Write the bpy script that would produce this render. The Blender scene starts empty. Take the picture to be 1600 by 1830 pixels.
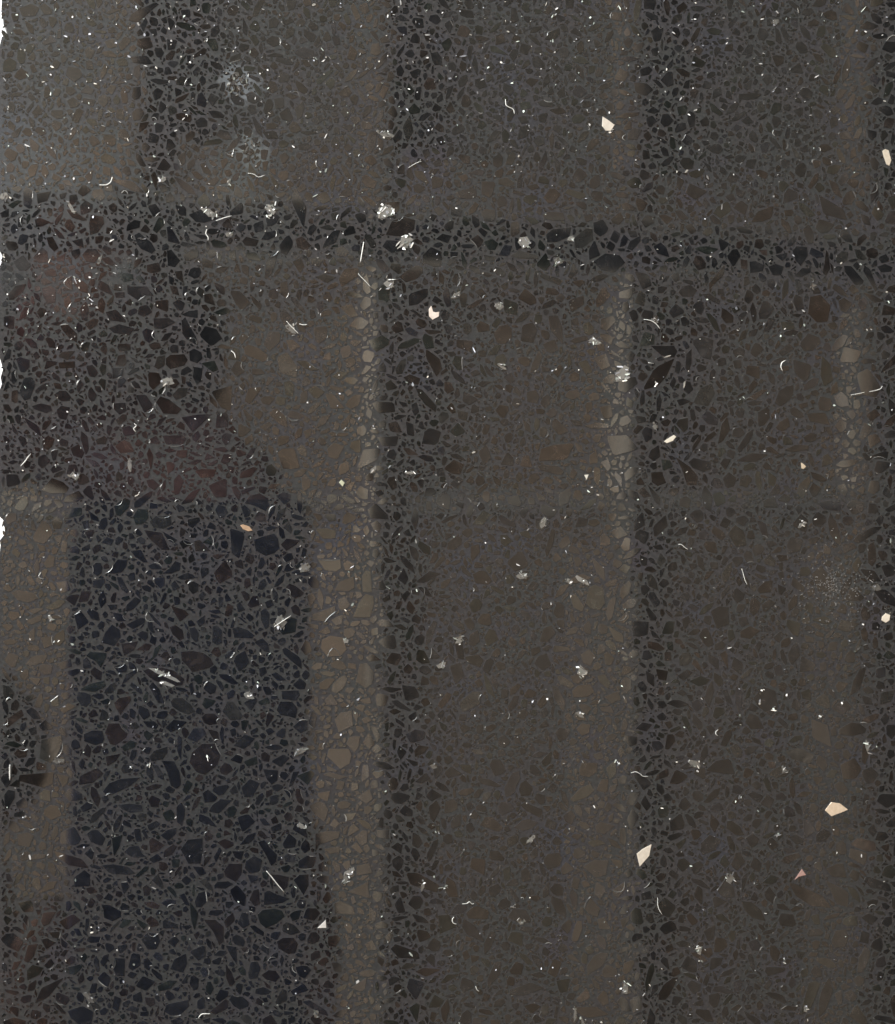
import bpy, bmesh, math, random
import numpy as np
from mathutils import Vector, Matrix, Euler
random.seed(11); rng = np.random.default_rng(11)
S = bpy.context.scene
COL = S.collection

# ------------------------------------------------------------------ camera
CAMZ = 0.18; TILT = math.radians(13.5); FPX = 1920.0
ROT = (Matrix.Rotation(math.radians(-0.5), 4, 'Z') @ Matrix.Rotation(-TILT, 4, 'Y')).to_3x3()
cd = bpy.data.cameras.new('camera'); cam = bpy.data.objects.new('camera', cd); COL.objects.link(cam)
cam.location = (0, 0, CAMZ); cam.rotation_euler = ROT.to_euler()
cd.sensor_fit = 'HORIZONTAL'; cd.sensor_width = 36; cd.lens = 36*FPX/1600
cd.clip_start = 0.01; cd.clip_end = 60
cd.dof.use_dof = True; cd.dof.focus_distance = CAMZ/math.cos(TILT); cd.dof.aperture_fstop = cd.lens/1000/0.0011
S.camera = cam
S.render.resolution_x = 895; S.render.resolution_y = 1024
S.view_settings.view_transform = 'Standard'; S.view_settings.look = 'None'
S.view_settings.exposure = -0.17; S.view_settings.gamma = 1

# ------------------------------------------------------------------ light: dim room + one window-sized lamp, upper left
w = bpy.data.worlds.new('World'); S.world = w; w.use_nodes = True
w.node_tree.nodes['Background'].inputs[0].default_value = (0.80, 0.92, 1.0, 1)
w.node_tree.nodes['Background'].inputs[1].default_value = 0.20
ld = bpy.data.lights.new('window_light', 'AREA'); ld.shape = 'RECTANGLE'; ld.size = 0.4; ld.size_y = 0.36
ld.energy = 10.6; ld.color = (0.84, 0.94, 1.0)
lo = bpy.data.objects.new('window_light', ld); COL.objects.link(lo)
lo.location = (-0.34, 0.50, 0.30)
lo.rotation_euler = (Vector((0.10, 0.0, 0.0)) - lo.location).to_track_quat('-Z', 'Y').to_euler()
# added lamp with no source seen, brightens the ceiling that the stone mirrors
l2 = bpy.data.lights.new('ceiling_fill', 'AREA'); l2.shape = 'RECTANGLE'; l2.size = 2.2; l2.size_y = 0.8
l2.energy = 365; l2.color = (1.0, 0.97, 0.91)
lb = bpy.data.objects.new('ceiling_fill', l2); COL.objects.link(lb); lb.location = (-1.9, 0.95, 0.50)
lb.rotation_euler = (Vector((0.6, -0.1, 2.3)) - lb.location).to_track_quat('-Z', 'Y').to_euler()

def ray(u, v):
    return (ROT @ Vector(((u-800)/FPX, (915-v)/FPX, -1))).normalized()
def P(u, v):                       # point of the stone's face seen at (u, v)
    d = ray(u, v); t = -CAMZ/d.z
    return (d.x*t, d.y*t)
def Q(u, v, z):                    # point at height z whose mirror image is at (u, v)
    d = ray(u, v); t = (CAMZ+z)/-d.z
    return Vector((d.x*t, d.y*t, z))
PX = 0.00009375                      # one photo pixel on the stone, in metres

# ------------------------------------------------------------------ materials
def mat(name, col=(.5, .5, .5), rough=.5, spec=.5, attr=False, coat=0):
    m = bpy.data.materials.new(name); m.use_nodes = True
    b = m.node_tree.nodes['Principled BSDF']
    b.inputs['Base Color'].default_value = (*col, 1); b.inputs['Roughness'].default_value = rough
    b.inputs['Specular IOR Level'].default_value = spec
    if attr:
        a = m.node_tree.nodes.new('ShaderNodeAttribute'); a.attribute_name = 'col'
        m.node_tree.links.new(a.outputs['Color'], b.inputs['Base Color'])
    return m
def nodes(m): return m.node_tree.nodes, m.node_tree.links, m.node_tree.nodes['Principled BSDF']
def noise(m, scale, detail=3, rough=.55, loc=(0, 0, 0), dist=0):
    n, l, b = nodes(m)
    tc = n.new('ShaderNodeTexCoord'); mp = n.new('ShaderNodeMapping'); mp.inputs['Location'].default_value = loc
    t = n.new('ShaderNodeTexNoise'); t.inputs['Scale'].default_value = scale
    t.inputs['Detail'].default_value = detail; t.inputs['Roughness'].default_value = rough
    t.inputs['Distortion'].default_value = dist
    l.new(tc.outputs['Object'], mp.inputs[0]); l.new(mp.outputs[0], t.inputs['Vector'])
    return t
def ramp(m, src, stops):
    n, l, b = nodes(m); r = n.new('ShaderNodeValToRGB'); l.new(src, r.inputs[0])
    e = r.color_ramp.elements
    while len(e) < len(stops): e.new(.5)
    for k, (p, c) in enumerate(stops):
        e[k].position = p; e[k].color = (*c, 1) if len(c) == 3 else c
    return r
def mixc(m, f, a, b_, mode='MIX'):
    n, l, b = nodes(m); x = n.new('ShaderNodeMix'); x.data_type = 'RGBA'; x.blend_type = mode
    for k, s in ((0, f), (6, a), (7, b_)):
        if hasattr(s, 'links'): l.new(s, x.inputs[k])
        else: x.inputs[k].default_value = s if not isinstance(s, tuple) else (*s, 1)
    return x.outputs[2]

# resin between the stones
RES = mat('resin', rough=.38, spec=.28)
n, l, b = nodes(RES)
hue = noise(RES, 60, 3, .6)
hr = ramp(RES, hue.outputs['Fac'], [(.30, (.0265, .0255, .0310)), (.44, (.0245, .0265, .0275)), (.56, (.0260, .0255, .0275)), (.70, (.0245, .0262, .0330))])
fine = noise(RES, 2000, 4, .7)
fr = ramp(RES, fine.outputs['Fac'], [(.30, (.55, .55, .55)), (.5, (1, 1, 1)), (.72, (1.5, 1.5, 1.5))])
c = mixc(RES, 1.0, hr.outputs[0], fr.outputs[0], 'MULTIPLY')
# grains too small to pick apart
tc = n.new('ShaderNodeTexCoord'); vo = n.new('ShaderNodeTexVoronoi'); vo.inputs['Scale'].default_value = 2000
l.new(tc.outputs['Object'], vo.inputs['Vector'])
gr = ramp(RES, vo.outputs['Distance'], [(.18, (1, 1, 1)), (.34, (0, 0, 0))])
pick = ramp(RES, vo.outputs['Color'], [(.45, (0, 0, 0)), (.55, (1, 1, 1))])
mk = mixc(RES, 1.0, gr.outputs[0], pick.outputs[0], 'MULTIPLY')
c = mixc(RES, mk, c, (.022, .021, .022))
vo2 = n.new('ShaderNodeTexVoronoi'); vo2.inputs['Scale'].default_value = 1200; l.new(tc.outputs['Object'], vo2.inputs['Vector'])
g2 = ramp(RES, vo2.outputs['Distance'], [(.05, (1, 1, 1)), (.13, (0, 0, 0))])
p2 = ramp(RES, vo2.outputs['Color'], [(.80, (0, 0, 0)), (.85, (1, 1, 1))])
c = mixc(RES, mixc(RES, 1.0, g2.outputs[0], p2.outputs[0], 'MULTIPLY'), c, (.16, .16, .15))
# pale crushed spots in the resin
for (u_, v_, rad, st, colr) in ((428, 148, 34, .85, (.12, .135, .15)), (452, 270, 32, .6, (.11, .125, .13)), (420, 330, 60, .25, (.07, .08, .08)), (1500, 1050, 75, .10, (.10, .10, .10)), (60, 300, 150, .22, (.07, .085, .09))):
    mp_ = n.new('ShaderNodeMapping'); q_ = P(u_, v_); k_ = 1/(rad*PX); mp_.inputs['Location'].default_value = (-q_[0]*k_, -q_[1]*k_, 0); mp_.inputs['Scale'].default_value = (k_, k_, 0)
    l.new(tc.outputs['Object'], mp_.inputs[0])
    nz_ = noise(RES, 620, 4, .7, loc=(u_, v_, 0), dist=.8)
    va = n.new('ShaderNodeVectorMath'); va.operation = 'LENGTH'; l.new(mp_.outputs[0], va.inputs[0])
    ma = n.new('ShaderNodeMath'); ma.operation = 'MULTIPLY_ADD'; l.new(nz_.outputs['Fac'], ma.inputs[0]); ma.inputs[1].default_value = -2.2; l.new(va.outputs['Value'], ma.inputs[2])
    mr = n.new('ShaderNodeMapRange'); l.new(ma.outputs[0], mr.inputs[0]); mr.inputs[1].default_value = .1; mr.inputs[2].default_value = -.9; mr.inputs[3].default_value = 0; mr.inputs[4].default_value = st
    c = mixc(RES, mr.outputs[0], c, colr)
l.new(c, b.inputs['Base Color'])

RIM = mat('resin_rim', (.032, .032, .033), .75, .1)
CHIP = mat('quartz', rough=.045, spec=.5, attr=True)
n, l, b = nodes(CHIP)
cl = noise(CHIP, 560, 3, .6, dist=.6)
cr = ramp(CHIP, cl.outputs['Fac'], [(.35, (.7, .7, .7)), (.55, (1, 1, 1)), (.75, (1.9, 1.8, 1.7))])
a = [x for x in n if x.type == 'ATTRIBUTE'][0]
l.new(mixc(CHIP, 1.0, a.outputs['Color'], cr.outputs[0], 'MULTIPLY'), b.inputs['Base Color'])
al = n.new('ShaderNodeAttribute'); al.attribute_name = 'gls'
l.new(al.outputs['Fac'], b.inputs['Specular IOR Level'])
CREAM = mat('cream_stone', rough=.22, attr=True)
n, l, b = nodes(CREAM)
cn = noise(CREAM, 1200, 3, .6); crr = ramp(CREAM, cn.outputs['Fac'], [(.3, (.86, .85, .83)), (.7, (1.05, 1.05, 1.05))])
a = [x for x in n if x.type == 'ATTRIBUTE'][0]
l.new(mixc(CREAM, 1.0, a.outputs['Color'], crr.outputs[0], 'MULTIPLY'), b.inputs['Base Color'])
GLINT = mat('glint_colour', rough=.25, spec=.8, attr=True)
LINT = mat('lint', (.50, .50, .48), .6, .3)

# ------------------------------------------------------------------ helpers
def tag(o, label=None, cat=None, group=None, kind=None):
    for k, v in (('label', label), ('category', cat), ('group', group), ('kind', kind)):
        if v: o[k] = v
    return o
def empty(name, loc=(0, 0, 0)):
    o = bpy.data.objects.new(name, None); o.location = loc; o.empty_display_size = .05; COL.objects.link(o); return o
def link(name, me, parent=None):
    o = bpy.data.objects.new(name, me); COL.objects.link(o)
    if parent: o.parent = parent; o.matrix_parent_inverse = Matrix.Translation(-Vector(parent.location))
    return o
def mesh(name, V, F, mats, mi=None, cols=None, gls=None, smooth=False):
    me = bpy.data.meshes.new(name); me.from_pydata(V, [], F)
    for m in mats: me.materials.append(m)
    if mi is not None: me.polygons.foreach_set('material_index', mi)
    if cols is not None:
        at = me.attributes.new('col', 'FLOAT_COLOR', 'FACE')
        at.data.foreach_set('color', np.array([(*c, 1) for c in cols], 'f').ravel())
        at = me.attributes.new('gls', 'FLOAT', 'FACE'); at.data.foreach_set('value', np.array(gls if gls is not None else [.5]*len(F), 'f'))
    if smooth: me.polygons.foreach_set('use_smooth', [True]*len(F))
    me.update(); return me
def box(V, F, x0, x1, y0, y1, z0, z1):
    k = len(V)
    V += [(x, y, z) for z in (z0, z1) for x, y in ((x0, y0), (x1, y0), (x1, y1), (x0, y1))]
    F += [(k, k+3, k+2, k+1), (k+4, k+5, k+6, k+7)] + [(k+i, k+(i+1) % 4, k+4+(i+1) % 4, k+4+i) for i in range(4)]

# ------------------------------------------------------------------ stones traced from the photograph (zoomed coordinates)
T = {}
T[(150, 1000, 3.978)] = """62,45,85,22,120,25,133,55,125,95,95,118,65,95;160,95,210,40,240,0,310,0,300,50,270,90,215,100;455,45,500,25,550,50,552,70,480,68;560,100,610,60,650,10,688,25,680,75,620,100;925,95,985,20,1005,5,1050,80,1055,120,965,170,940,140;740,175,780,155,815,175,810,225,775,245,745,215;65,150,145,135,150,160,120,205,60,195;235,125,265,125,320,225,305,240,270,215,245,170;505,130,570,125,575,180,545,205,505,170;540,310,570,235,590,240,585,275,545,325;620,330,720,360,745,390,700,430,680,440,650,390;1255,370,1290,345,1320,385,1315,480,1290,495,1260,430;300,465,345,440,410,412,435,420,430,450,350,495;455,375,480,385,550,460,545,475,500,440;125,590,150,520,200,462,255,500,262,550,215,615;610,480,650,465,700,500,712,560,680,575,630,530;750,490,790,480,815,520,812,580,790,585,760,550;1055,490,1095,478,1160,500,1215,540,1195,560,1070,555;265,600,385,580,360,640,285,685;15,685,45,655,160,665,160,690,120,770,85,725;440,730,490,690,505,630,545,600,550,620,510,690,460,735;540,690,585,640,620,700,615,735;690,655,780,650,850,665,900,700,920,745,890,770,770,800,735,755,695,715;420,790,490,765,560,770,640,790,715,850,700,890,640,900,500,860,470,840;210,760,290,740,310,760,300,800,245,805;45,790,75,765,128,800,122,858,90,850,50,815;270,885,300,815,380,780,380,800,300,870;1000,680,1080,625,1070,660,1040,700,1005,705;780,830,815,815,845,835,840,880,810,885,785,860;800,910,830,870,890,865,910,910,905,970,820,1005,805,960;215,1020,250,985,330,970,335,1000,290,1060,260,1105,225,1050;615,1010,640,985,700,985,760,1030,790,1080,740,1100,680,1080,630,1045;985,1080,1020,1010,1060,1010,1090,1050,1130,1110,1110,1140,1040,1140;1210,585,1270,560,1310,600,1320,660,1280,650;1405,935,1525,930,1535,965,1510,1005,1410,990;1370,1070,1395,1010,1480,1010,1520,1060,1505,1130,1460,1115,1400,1105;1485,1190,1530,1150,1590,1145,1590,1210,1540,1235;420,1150,500,1150,530,1180,515,1205,450,1190;150,1230,175,1165,250,1165,310,1235,300,1265,225,1320,185,1310;0,1240,60,1215,130,1215,145,1275,130,1305,80,1320,0,1290;260,1335,330,1285,375,1300,360,1335,290,1365;735,1270,780,1200,850,1200,870,1240,800,1300;750,1440,770,1370,840,1310,930,1310,970,1390,950,1460,860,1530,800,1510;465,1400,500,1360,590,1330,595,1370,560,1420,480,1435;155,1400,260,1380,230,1430,165,1470;485,1460,520,1460,565,1530,570,1570,530,1550;555,1430,640,1435,680,1510,690,1600,660,1630,620,1610,595,1520;1275,1490,1380,1500,1375,1570,1335,1600,1300,1560;135,1650,180,1590,260,1560,400,1550,330,1610,210,1665,160,1675;1120,1620,1180,1560,1250,1590,1200,1690,1140,1690;240,1745,320,1735,410,1745,420,1790,330,1800,270,1775;845,1660,880,1635,950,1690,930,1720,860,1730;1420,1635,1490,1640,1470,1705;1000,265,1015,235,1050,290,1010,300;1000,395,1020,310,1060,330,1050,390,1020,405;165,320,235,320,235,350,190,360;800,440,860,395,860,450,820,480"""
T[(0, 1370, 3.978)] = """1435,230,1470,165,1510,175,1550,230,1520,262,1450,255;570,290,620,250,660,265,650,300,590,325;975,350,1000,330,1040,335,1040,380,1000,392;30,200,60,165,105,175,105,220,60,300,35,300;1140,490,1190,450,1255,435,1250,480,1195,530;1060,530,1080,505,1120,525,1170,560,1120,600,1070,615;880,610,920,570,985,560,1010,620,1040,640,950,648;1285,590,1335,520,1440,510,1440,600,1425,690,1340,690;795,510,870,485,850,570,810,640;600,620,650,575,670,610,655,665;525,790,600,735,640,770,640,850,530,855;1370,710,1440,715,1465,760,1420,780;1415,815,1460,795,1500,840,1515,885,1480,875;1385,960,1410,900,1460,885,1470,960,1430,1000,1395,1000;1015,860,1040,840,1075,870,1060,915,1025,920;735,940,770,900,805,920,790,955;1145,970,1190,940,1255,950,1245,985,1190,1000;1275,915,1310,900,1350,990,1320,985;720,980,780,985,860,1030,860,1070,800,1100,740,1075,735,1020;1155,1100,1170,1090,1260,1120,1270,1150,1160,1150;970,1080,1050,1125,1020,1160,985,1120;1450,1090,1530,1090,1590,1140,1590,1240,1560,1270,1520,1180;1005,1230,1050,1180,1120,1190,1140,1240,1110,1300,1050,1300;845,1140,880,1085,935,1090,920,1120,870,1150;1210,1440,1240,1370,1320,1330,1330,1400,1300,1465;1020,1370,1050,1360,1080,1400,1060,1450,1025,1430;805,1440,815,1360,890,1365,885,1490,830,1490;190,1450,230,1410,310,1430,280,1480,195,1520;290,1230,340,1220,400,1250,330,1300;1120,1560,1200,1520,1260,1525,1210,1580,1130,1600;1030,1640,1095,1645,1105,1690,1070,1710,1040,1690;890,1730,940,1700,990,1720,980,1750;605,1165,610,1080,635,1080,630,1140,615,1175;120,480,200,470,240,490,210,570,130,560;285,500,330,380,350,400,340,480,300,515;290,1100,310,1040,400,1030,350,1120,310,1135;170,1380,200,1270,270,1260,240,1350,200,1395;130,100,140,60,380,40,375,120,310,150"""
T[(350, 1400, 4.0)] = """625,45,695,50,690,85,665,130;445,420,490,405,530,460,580,510,575,560,540,590,500,510;315,440,370,370,430,350,415,400,380,430;260,485,345,485,325,550,280,530;630,520,660,500,715,505,705,565,640,560;200,630,235,575,330,575,325,650,285,705,210,665;370,655,440,660,445,690,395,715;525,650,600,655,665,670,655,740,620,770;700,690,740,655,805,650,805,730,770,800,745,760;485,870,490,780,520,765,570,790,670,825,620,855;440,940,480,905,560,895,615,910,635,950,580,1000,500,1035,460,1000;670,940,700,915,755,905,735,970,690,985;580,1130,620,1105,700,1105,730,1150,710,1215,660,1220,590,1180;450,1180,480,1150,525,1180,520,1230;215,1160,290,1170,295,1300,255,1240;470,1370,520,1335,570,1340,600,1385,570,1420,500,1400;860,680,900,655,950,665,945,715,890,710;875,580,915,555,910,635,880,625;855,360,940,340,1030,345,1020,390,880,440,855,490;915,470,1030,450,1025,490,960,505;1150,590,1240,570,1260,640,1150,660;1085,775,1200,720,1230,700,1240,820,1120,785;990,860,1030,840,1120,880,1140,940,995,930;1060,220,1150,210,1120,260,1075,270;870,70,960,55,940,130,880,100;1085,380,1100,310,1130,290,1170,330;1150,100,1240,40,1265,110,1220,145;1240,880,1290,920,1285,980,1240,985;1210,1150,1260,1120,1300,1190,1230,1195;1190,1240,1220,1225,1240,1245,1210,1265;1110,1460,1220,1390,1210,1470,1180,1490"""
T[(480, 1000, 3.978)] = """470,220,500,160,605,120,610,200,570,225;600,410,640,310,690,245,745,260,750,310,720,410;670,230,665,120,690,75,725,85,735,230;620,870,650,740,700,735,750,800,740,880,690,915;415,1400,430,1345,570,1345,590,1390,575,1450,510,1490,460,1440;555,1310,575,1260,650,1255,640,1330,610,1375;670,1300,715,1230,755,1310,715,1350;470,1140,510,1090,590,1075,600,1180,500,1230;385,1530,430,1510,560,1545,500,1565;370,370,470,330,475,370,400,440,310,430,310,390;690,695,740,670,800,715,715,725;640,1690,720,1635,740,1640,735,1725;725,1185,765,1190,795,1260,770,1300;370,630,380,570,440,540,530,555,555,640,510,685,420,690;350,0,510,0,515,60,480,85,400,75;530,30,560,5,610,30,600,80,545,75;445,430,500,400,530,395,520,455,480,470;610,1050,650,1030,690,1040,670,1085;640,1000,720,980,730,1020,690,1025;410,1460,490,1500,480,1510,420,1500"""
T[(0, 560, 3.978)] = """415,350,530,340,535,385,425,390;1010,130,1040,105,1095,125,1100,180,1060,210,1030,190;1180,320,1210,295,1310,290,1335,330,1310,370,1210,395,1180,365;1345,270,1380,250,1430,275,1440,320,1400,355,1350,335;820,370,840,300,890,290,900,350,880,375;800,390,880,385,870,450,800,465;1370,450,1380,380,1440,390,1430,480,1400,510;1225,580,1270,530,1335,530,1320,590,1250,615;1110,630,1140,590,1200,610,1290,680,1260,715,1160,710;1290,740,1400,720,1510,715,1420,800,1370,845;1155,870,1300,865,1325,890,1300,930,1180,930;810,640,890,635,900,690,850,720,810,680;500,960,560,930,600,990,580,1030,520,1010;295,1255,370,1170,450,1200,490,1240,470,1275,360,1280;450,1340,470,1300,560,1260,600,1310,540,1340;365,1480,400,1440,445,1480,430,1530,380,1530;945,1450,980,1390,1050,1395,1055,1460,1010,1500,965,1500;1065,1480,1110,1440,1210,1440,1220,1500,1160,1530,1090,1520;1025,1540,1150,1560,1205,1680,1150,1680,1060,1600;1155,1550,1260,1610,1240,1635,1190,1610;1380,1620,1420,1610,1500,1690,1390,1690;1275,1630,1300,1610,1370,1635,1300,1675;1440,1630,1500,1580,1510,1650;580,1480,630,1470,635,1530,600,1535;490,1670,540,1650,570,1680,560,1710,500,1700;770,1830,815,1720,910,1710,900,1760,850,1830;930,1690,1000,1680,1050,1770,1020,1770,960,1730;310,1780,350,1715,390,1730,380,1800,330,1810;720,1630,760,1590,810,1610,790,1650;225,660,290,640,360,655,370,690,330,710,240,680;1060,895,1110,870,1140,920,1130,930,1060,920;1250,1010,1260,975,1330,970,1330,1020,1290,1030;680,900,740,870,765,890,750,930,690,930;1385,1120,1440,1105,1540,1110,1520,1160,1430,1170;30,310,60,250,80,260,70,320,20,340"""
T[(0, 340, 3.2)] = """520,140,590,150,595,190,560,240,515,255,510,190;1080,140,1150,110,1200,140,1250,160,1170,185,1120,180;470,370,500,335,550,335,575,370,540,415,490,405;190,385,240,325,270,350,275,410,220,415;320,390,375,360,365,405,330,405;265,270,300,265,335,330,310,350,280,320;410,290,470,275,480,330,440,315;680,500,700,470,760,480,765,510,710,525;725,535,745,550,840,550,880,605,830,600,790,630,730,590;775,500,800,480,830,520,800,530;240,560,290,545,320,570,315,640,270,650,245,600;50,590,90,545,150,535,130,580,75,625,50,625;370,500,410,490,415,570,375,570;365,620,395,600,410,640,385,680,368,660;1040,710,1080,690,1130,685,1130,730,1060,720;955,345,980,340,1030,400,1000,440,960,430;1000,465,1040,460,1050,530,1010,500;970,545,1010,550,1025,600,985,590;955,210,975,205,1030,300,1020,305,960,290;1385,290,1410,265,1480,285,1465,320,1400,315;1495,280,1520,240,1575,230,1575,265,1530,285;345,775,390,770,440,820,440,870,400,850,360,805;810,810,840,790,885,810,875,860,840,875;620,790,680,765,770,790,740,830,650,815;210,20,290,5,270,60,215,75;0,130,50,105,50,150,10,155"""
T[(650, 350, 2.667)] = """105,185,135,120,190,100,245,115,240,160,190,195;90,240,110,210,160,215,200,260,130,270;870,185,900,160,990,150,980,195,920,220,875,220;1005,200,1060,155,1090,160,1095,210,1040,250,1005,245;1255,250,1270,215,1320,190,1320,215,1280,260;700,285,740,260,830,285,835,300,740,300;570,280,630,290,620,310,580,305;325,500,340,475,375,500,350,515;190,865,220,850,270,870,260,900,210,890;1500,460,1520,430,1560,425,1590,450,1570,480,1520,480;420,405,435,370,450,370,445,430;1370,715,1480,715,1495,740,1480,770,1420,760;455,480,475,460,495,470,485,530,465,530;855,90,880,75,950,80,960,115,900,118,860,108;1015,145,1040,125,1065,130,1050,148;195,635,220,625,260,650,250,670,215,660;365,570,385,540,415,560,400,590,380,595;345,205,375,180,420,190,400,225;220,545,235,540,285,575,270,580"""
T[(350, 700, 4.571)] = """400,910,440,850,520,830,590,870,600,930,570,975,480,930;655,850,720,820,780,840,770,890,720,920;825,850,845,810,860,830,870,940,855,1000,830,960;290,780,330,770,370,830,350,895,310,830;365,810,480,770,485,790,380,840;475,1210,560,1180,640,1160,670,1200,685,1280,640,1320,570,1340,490,1300;695,1250,740,1200,850,1215,820,1250,740,1300;715,1110,760,1060,790,1130,775,1160;370,940,400,925,450,970,440,1010,400,1030;210,360,250,335,295,350,270,420,240,440,215,400;650,1050,670,980,740,940,720,1000,670,1060;70,560,90,500,160,540,130,545"""
T[(0, 1000, 3.66)] = """20,820,60,830,95,870,80,915,40,925,20,880;25,1080,50,1040,140,980,155,1020,100,1060,50,1100;90,1270,120,1235,180,1240,170,1290,120,1300;270,1180,400,1150,405,1200,370,1290,330,1330,260,1300;270,1450,350,1390,355,1470,310,1510;370,1400,450,1420,440,1460,410,1490;375,680,460,650,470,700,400,720;265,510,340,500,345,560,290,580;330,930,380,890,385,960,340,960;365,150,440,140,460,200,400,220;185,1110,235,1090,240,1140,205,1150;60,1480,110,1440,130,1450,125,1490;75,1400,85,1330,115,1380,105,1410"""
T[(1200, 200, 3.978)] = """860,985,890,955,965,960,970,1020,920,1095,880,1050;740,1020,825,1000,820,1030,790,1060;1090,1060,1100,980,1115,1000,1130,1110,1100,1165,1075,1140;555,1065,600,1060,660,1090,650,1130,560,1145;690,1100,740,1080,800,1100,780,1160,720,1160;875,1165,930,1110,990,1110,990,1140,920,1175;620,980,680,980,680,1020,650,1015;490,1045,540,1055,540,1120,495,1110;50,1260,110,1235,180,1290,160,1310,60,1300;220,1295,270,1290,350,1340,340,1370,240,1320;1300,975,1340,980,1390,1040,1370,1055,1320,1040;1290,1090,1320,1060,1340,1100,1320,1125;1465,1100,1520,1080,1575,1105,1560,1135,1490,1140;120,900,145,885,165,940,140,945;0,960,40,945,65,970,20,995,0,990;120,2490,160,2460,280,2490,280,2540,230,2560,150,2530"""
T[(1200, 600, 3.978)] = """30,860,70,890,130,930,190,1000,180,1060,110,1060,80,960;1040,1190,1120,1170,1210,1200,1200,1250,1080,1230;15,1420,60,1370,120,1355,100,1400,40,1425;1320,1100,1360,1065,1380,1090,1360,1130;1275,1010,1320,1000,1310,1040,1280,1040"""
T[(800, 1000, 4.0)] = """985,310,1010,200,1050,180,1110,200,1125,310,1090,360,1020,350;1230,260,1240,200,1300,150,1315,180,1290,250,1250,285;1215,440,1280,375,1300,410,1260,455;1255,610,1280,580,1315,610,1290,640;1240,820,1260,755,1315,770,1310,800,1270,825;1235,880,1270,835,1310,860,1315,920,1275,960,1240,920;890,940,930,900,1020,890,1050,945,1000,980,900,985;770,1240,800,1200,880,1215,850,1280,800,1305;950,680,1010,640,1060,690,1020,760,970,740;1070,830,1120,820,1165,880,1150,925,1090,880;1215,1370,1240,1330,1265,1370,1240,1420;1120,980,1220,940,1240,1000,1170,1030;1225,75,1260,30,1310,50,1280,100;1075,1180,1130,1180,1090,1240,1070,1220;920,1210,960,1170,1020,1180,1010,1240,960,1260"""
T[(1000, 1350, 3.978)] = """165,795,250,740,345,750,330,850,260,870,200,820;375,350,400,335,450,350,485,405,440,400;375,960,460,900,470,950,420,1010,385,1000;425,1130,465,1045,495,1100,480,1130;430,1170,500,1135,490,1180,450,1230;425,620,430,520,465,515,475,590,465,645;415,170,450,140,480,150,470,200,430,200;140,100,160,50,270,55,265,120,210,155,145,140;75,310,150,230,220,205,250,250,190,300,100,330;255,500,290,470,395,500,320,560,260,545;420,1410,440,1370,490,1360,480,1390;180,1090,220,1010,290,1090,270,1150,210,1130;410,1750,440,1710,480,1740,510,1820,450,1820"""
def unpack(dct):
    out = []
    for (ox, oy, s), txt in dct.items():
        for poly in txt.replace('\n', '').split(';'):
            a = [float(t) for t in poly.split(',')]
            out.append(np.array([(ox+a[i]/s, oy+a[i+1]/s) for i in range(0, len(a), 2)]))
    return out
traced = unpack(T)
CR = {(900, 0, 2.286): "405,475,430,490,455,510,440,535,418,535,402,515", (1200, 200, 3.978): "1500,275,1520,262,1545,270,1565,345,1550,385,1530,375,1510,320",
      (650, 350, 2.667): "310,540,322,523,330,550,345,555,362,552,360,575,328,592,312,575", (650, 700, 2.667): "1430,238,1445,226,1480,205,1491,214,1475,235,1445,246",
      (1200, 600, 3.978): "922,900,935,905,960,930,940,950,925,945", (350, 700, 4.571): "360,1090,385,1082,440,1100,467,1135,430,1142,385,1125;1168,742,1190,715,1220,745,1200,778",
      (1150, 1000, 2.204): "940,225,955,210,973,218,970,240,955,250,938,240;715,988,740,955,775,960,807,985,785,995,740,1012;595,1262,625,1218,642,1242,612,1250",
      (1000, 1350, 3.978): "548,700,590,665,655,632,640,715,570,792", (350, 1400, 4.0): "868,1035,930,975,935,1035", (651, 700, 2.667): "1048,396,1071,394,1060,421"}
cream = unpack(CR)
cream_col = [(.78, .72, .64), (.74, .66, .55), (.92, .80, .72), (.90, .85, .74), (.68, .56, .42), (.56, .38, .25), (.60, .62, .46), (.95, .86, .74), (.84, .68, .52), (.52, .33, .30), (.84, .76, .66), (.80, .78, .76), (.84, .82, .74)]

# ------------------------------------------------------------------ fill the rest of the slab with random stones (occupancy grid, 2 px cells)
X0, X1, Y0, Y1 = -6, 1860, -190, 2020
CELL = 1.5
GW, GH = int((X1-X0)/CELL)+2, int((Y1-Y0)/CELL)+2
occ = np.zeros((GH, GW), bool)
def raster(pts, grow):
    c = pts.mean(0); d = pts-c; r = np.hypot(d[:, 0], d[:, 1])+1e-6; q = c+d*((r+grow)/r)[:, None]
    x0, y0 = q.min(0); x1, y1 = q.max(0)
    i0, i1 = int((x0-X0)/CELL), int((x1-X0)/CELL)+1; j0, j1 = int((y0-Y0)/CELL), int((y1-Y0)/CELL)+1
    if i0 < 0 or j0 < 0 or i1 >= GW or j1 >= GH: return None
    xs = X0+(np.arange(i0, i1+1)+.5)*CELL; ys = Y0+(np.arange(j0, j1+1)+.5)*CELL
    inside = np.zeros((len(ys), len(xs)), bool)
    m = len(q)
    for k in range(m):
        ax, ay = q[k]; bx, by = q[(k+1) % m]
        if ay == by: continue
        cy = (ys > min(ay, by)) & (ys <= max(ay, by))
        xi = ax+(ys-ay)/(by-ay)*(bx-ax)
        inside ^= (cy[:, None] & (xs[None, :] < xi[:, None]))
    return j0, j1+1, i0, i1+1, inside
def put(pts, grow, force=False):
    r = raster(pts, grow)
    if r is None: return False
    j0, j1, i0, i1, m = r
    if not force and (occ[j0:j1, i0:i1] & m).any(): return False
    r = raster(pts, 1.2)
    if r is None: return False
    j0, j1, i0, i1, m = r
    occ[j0:j1, i0:i1] |= m; return True
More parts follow.
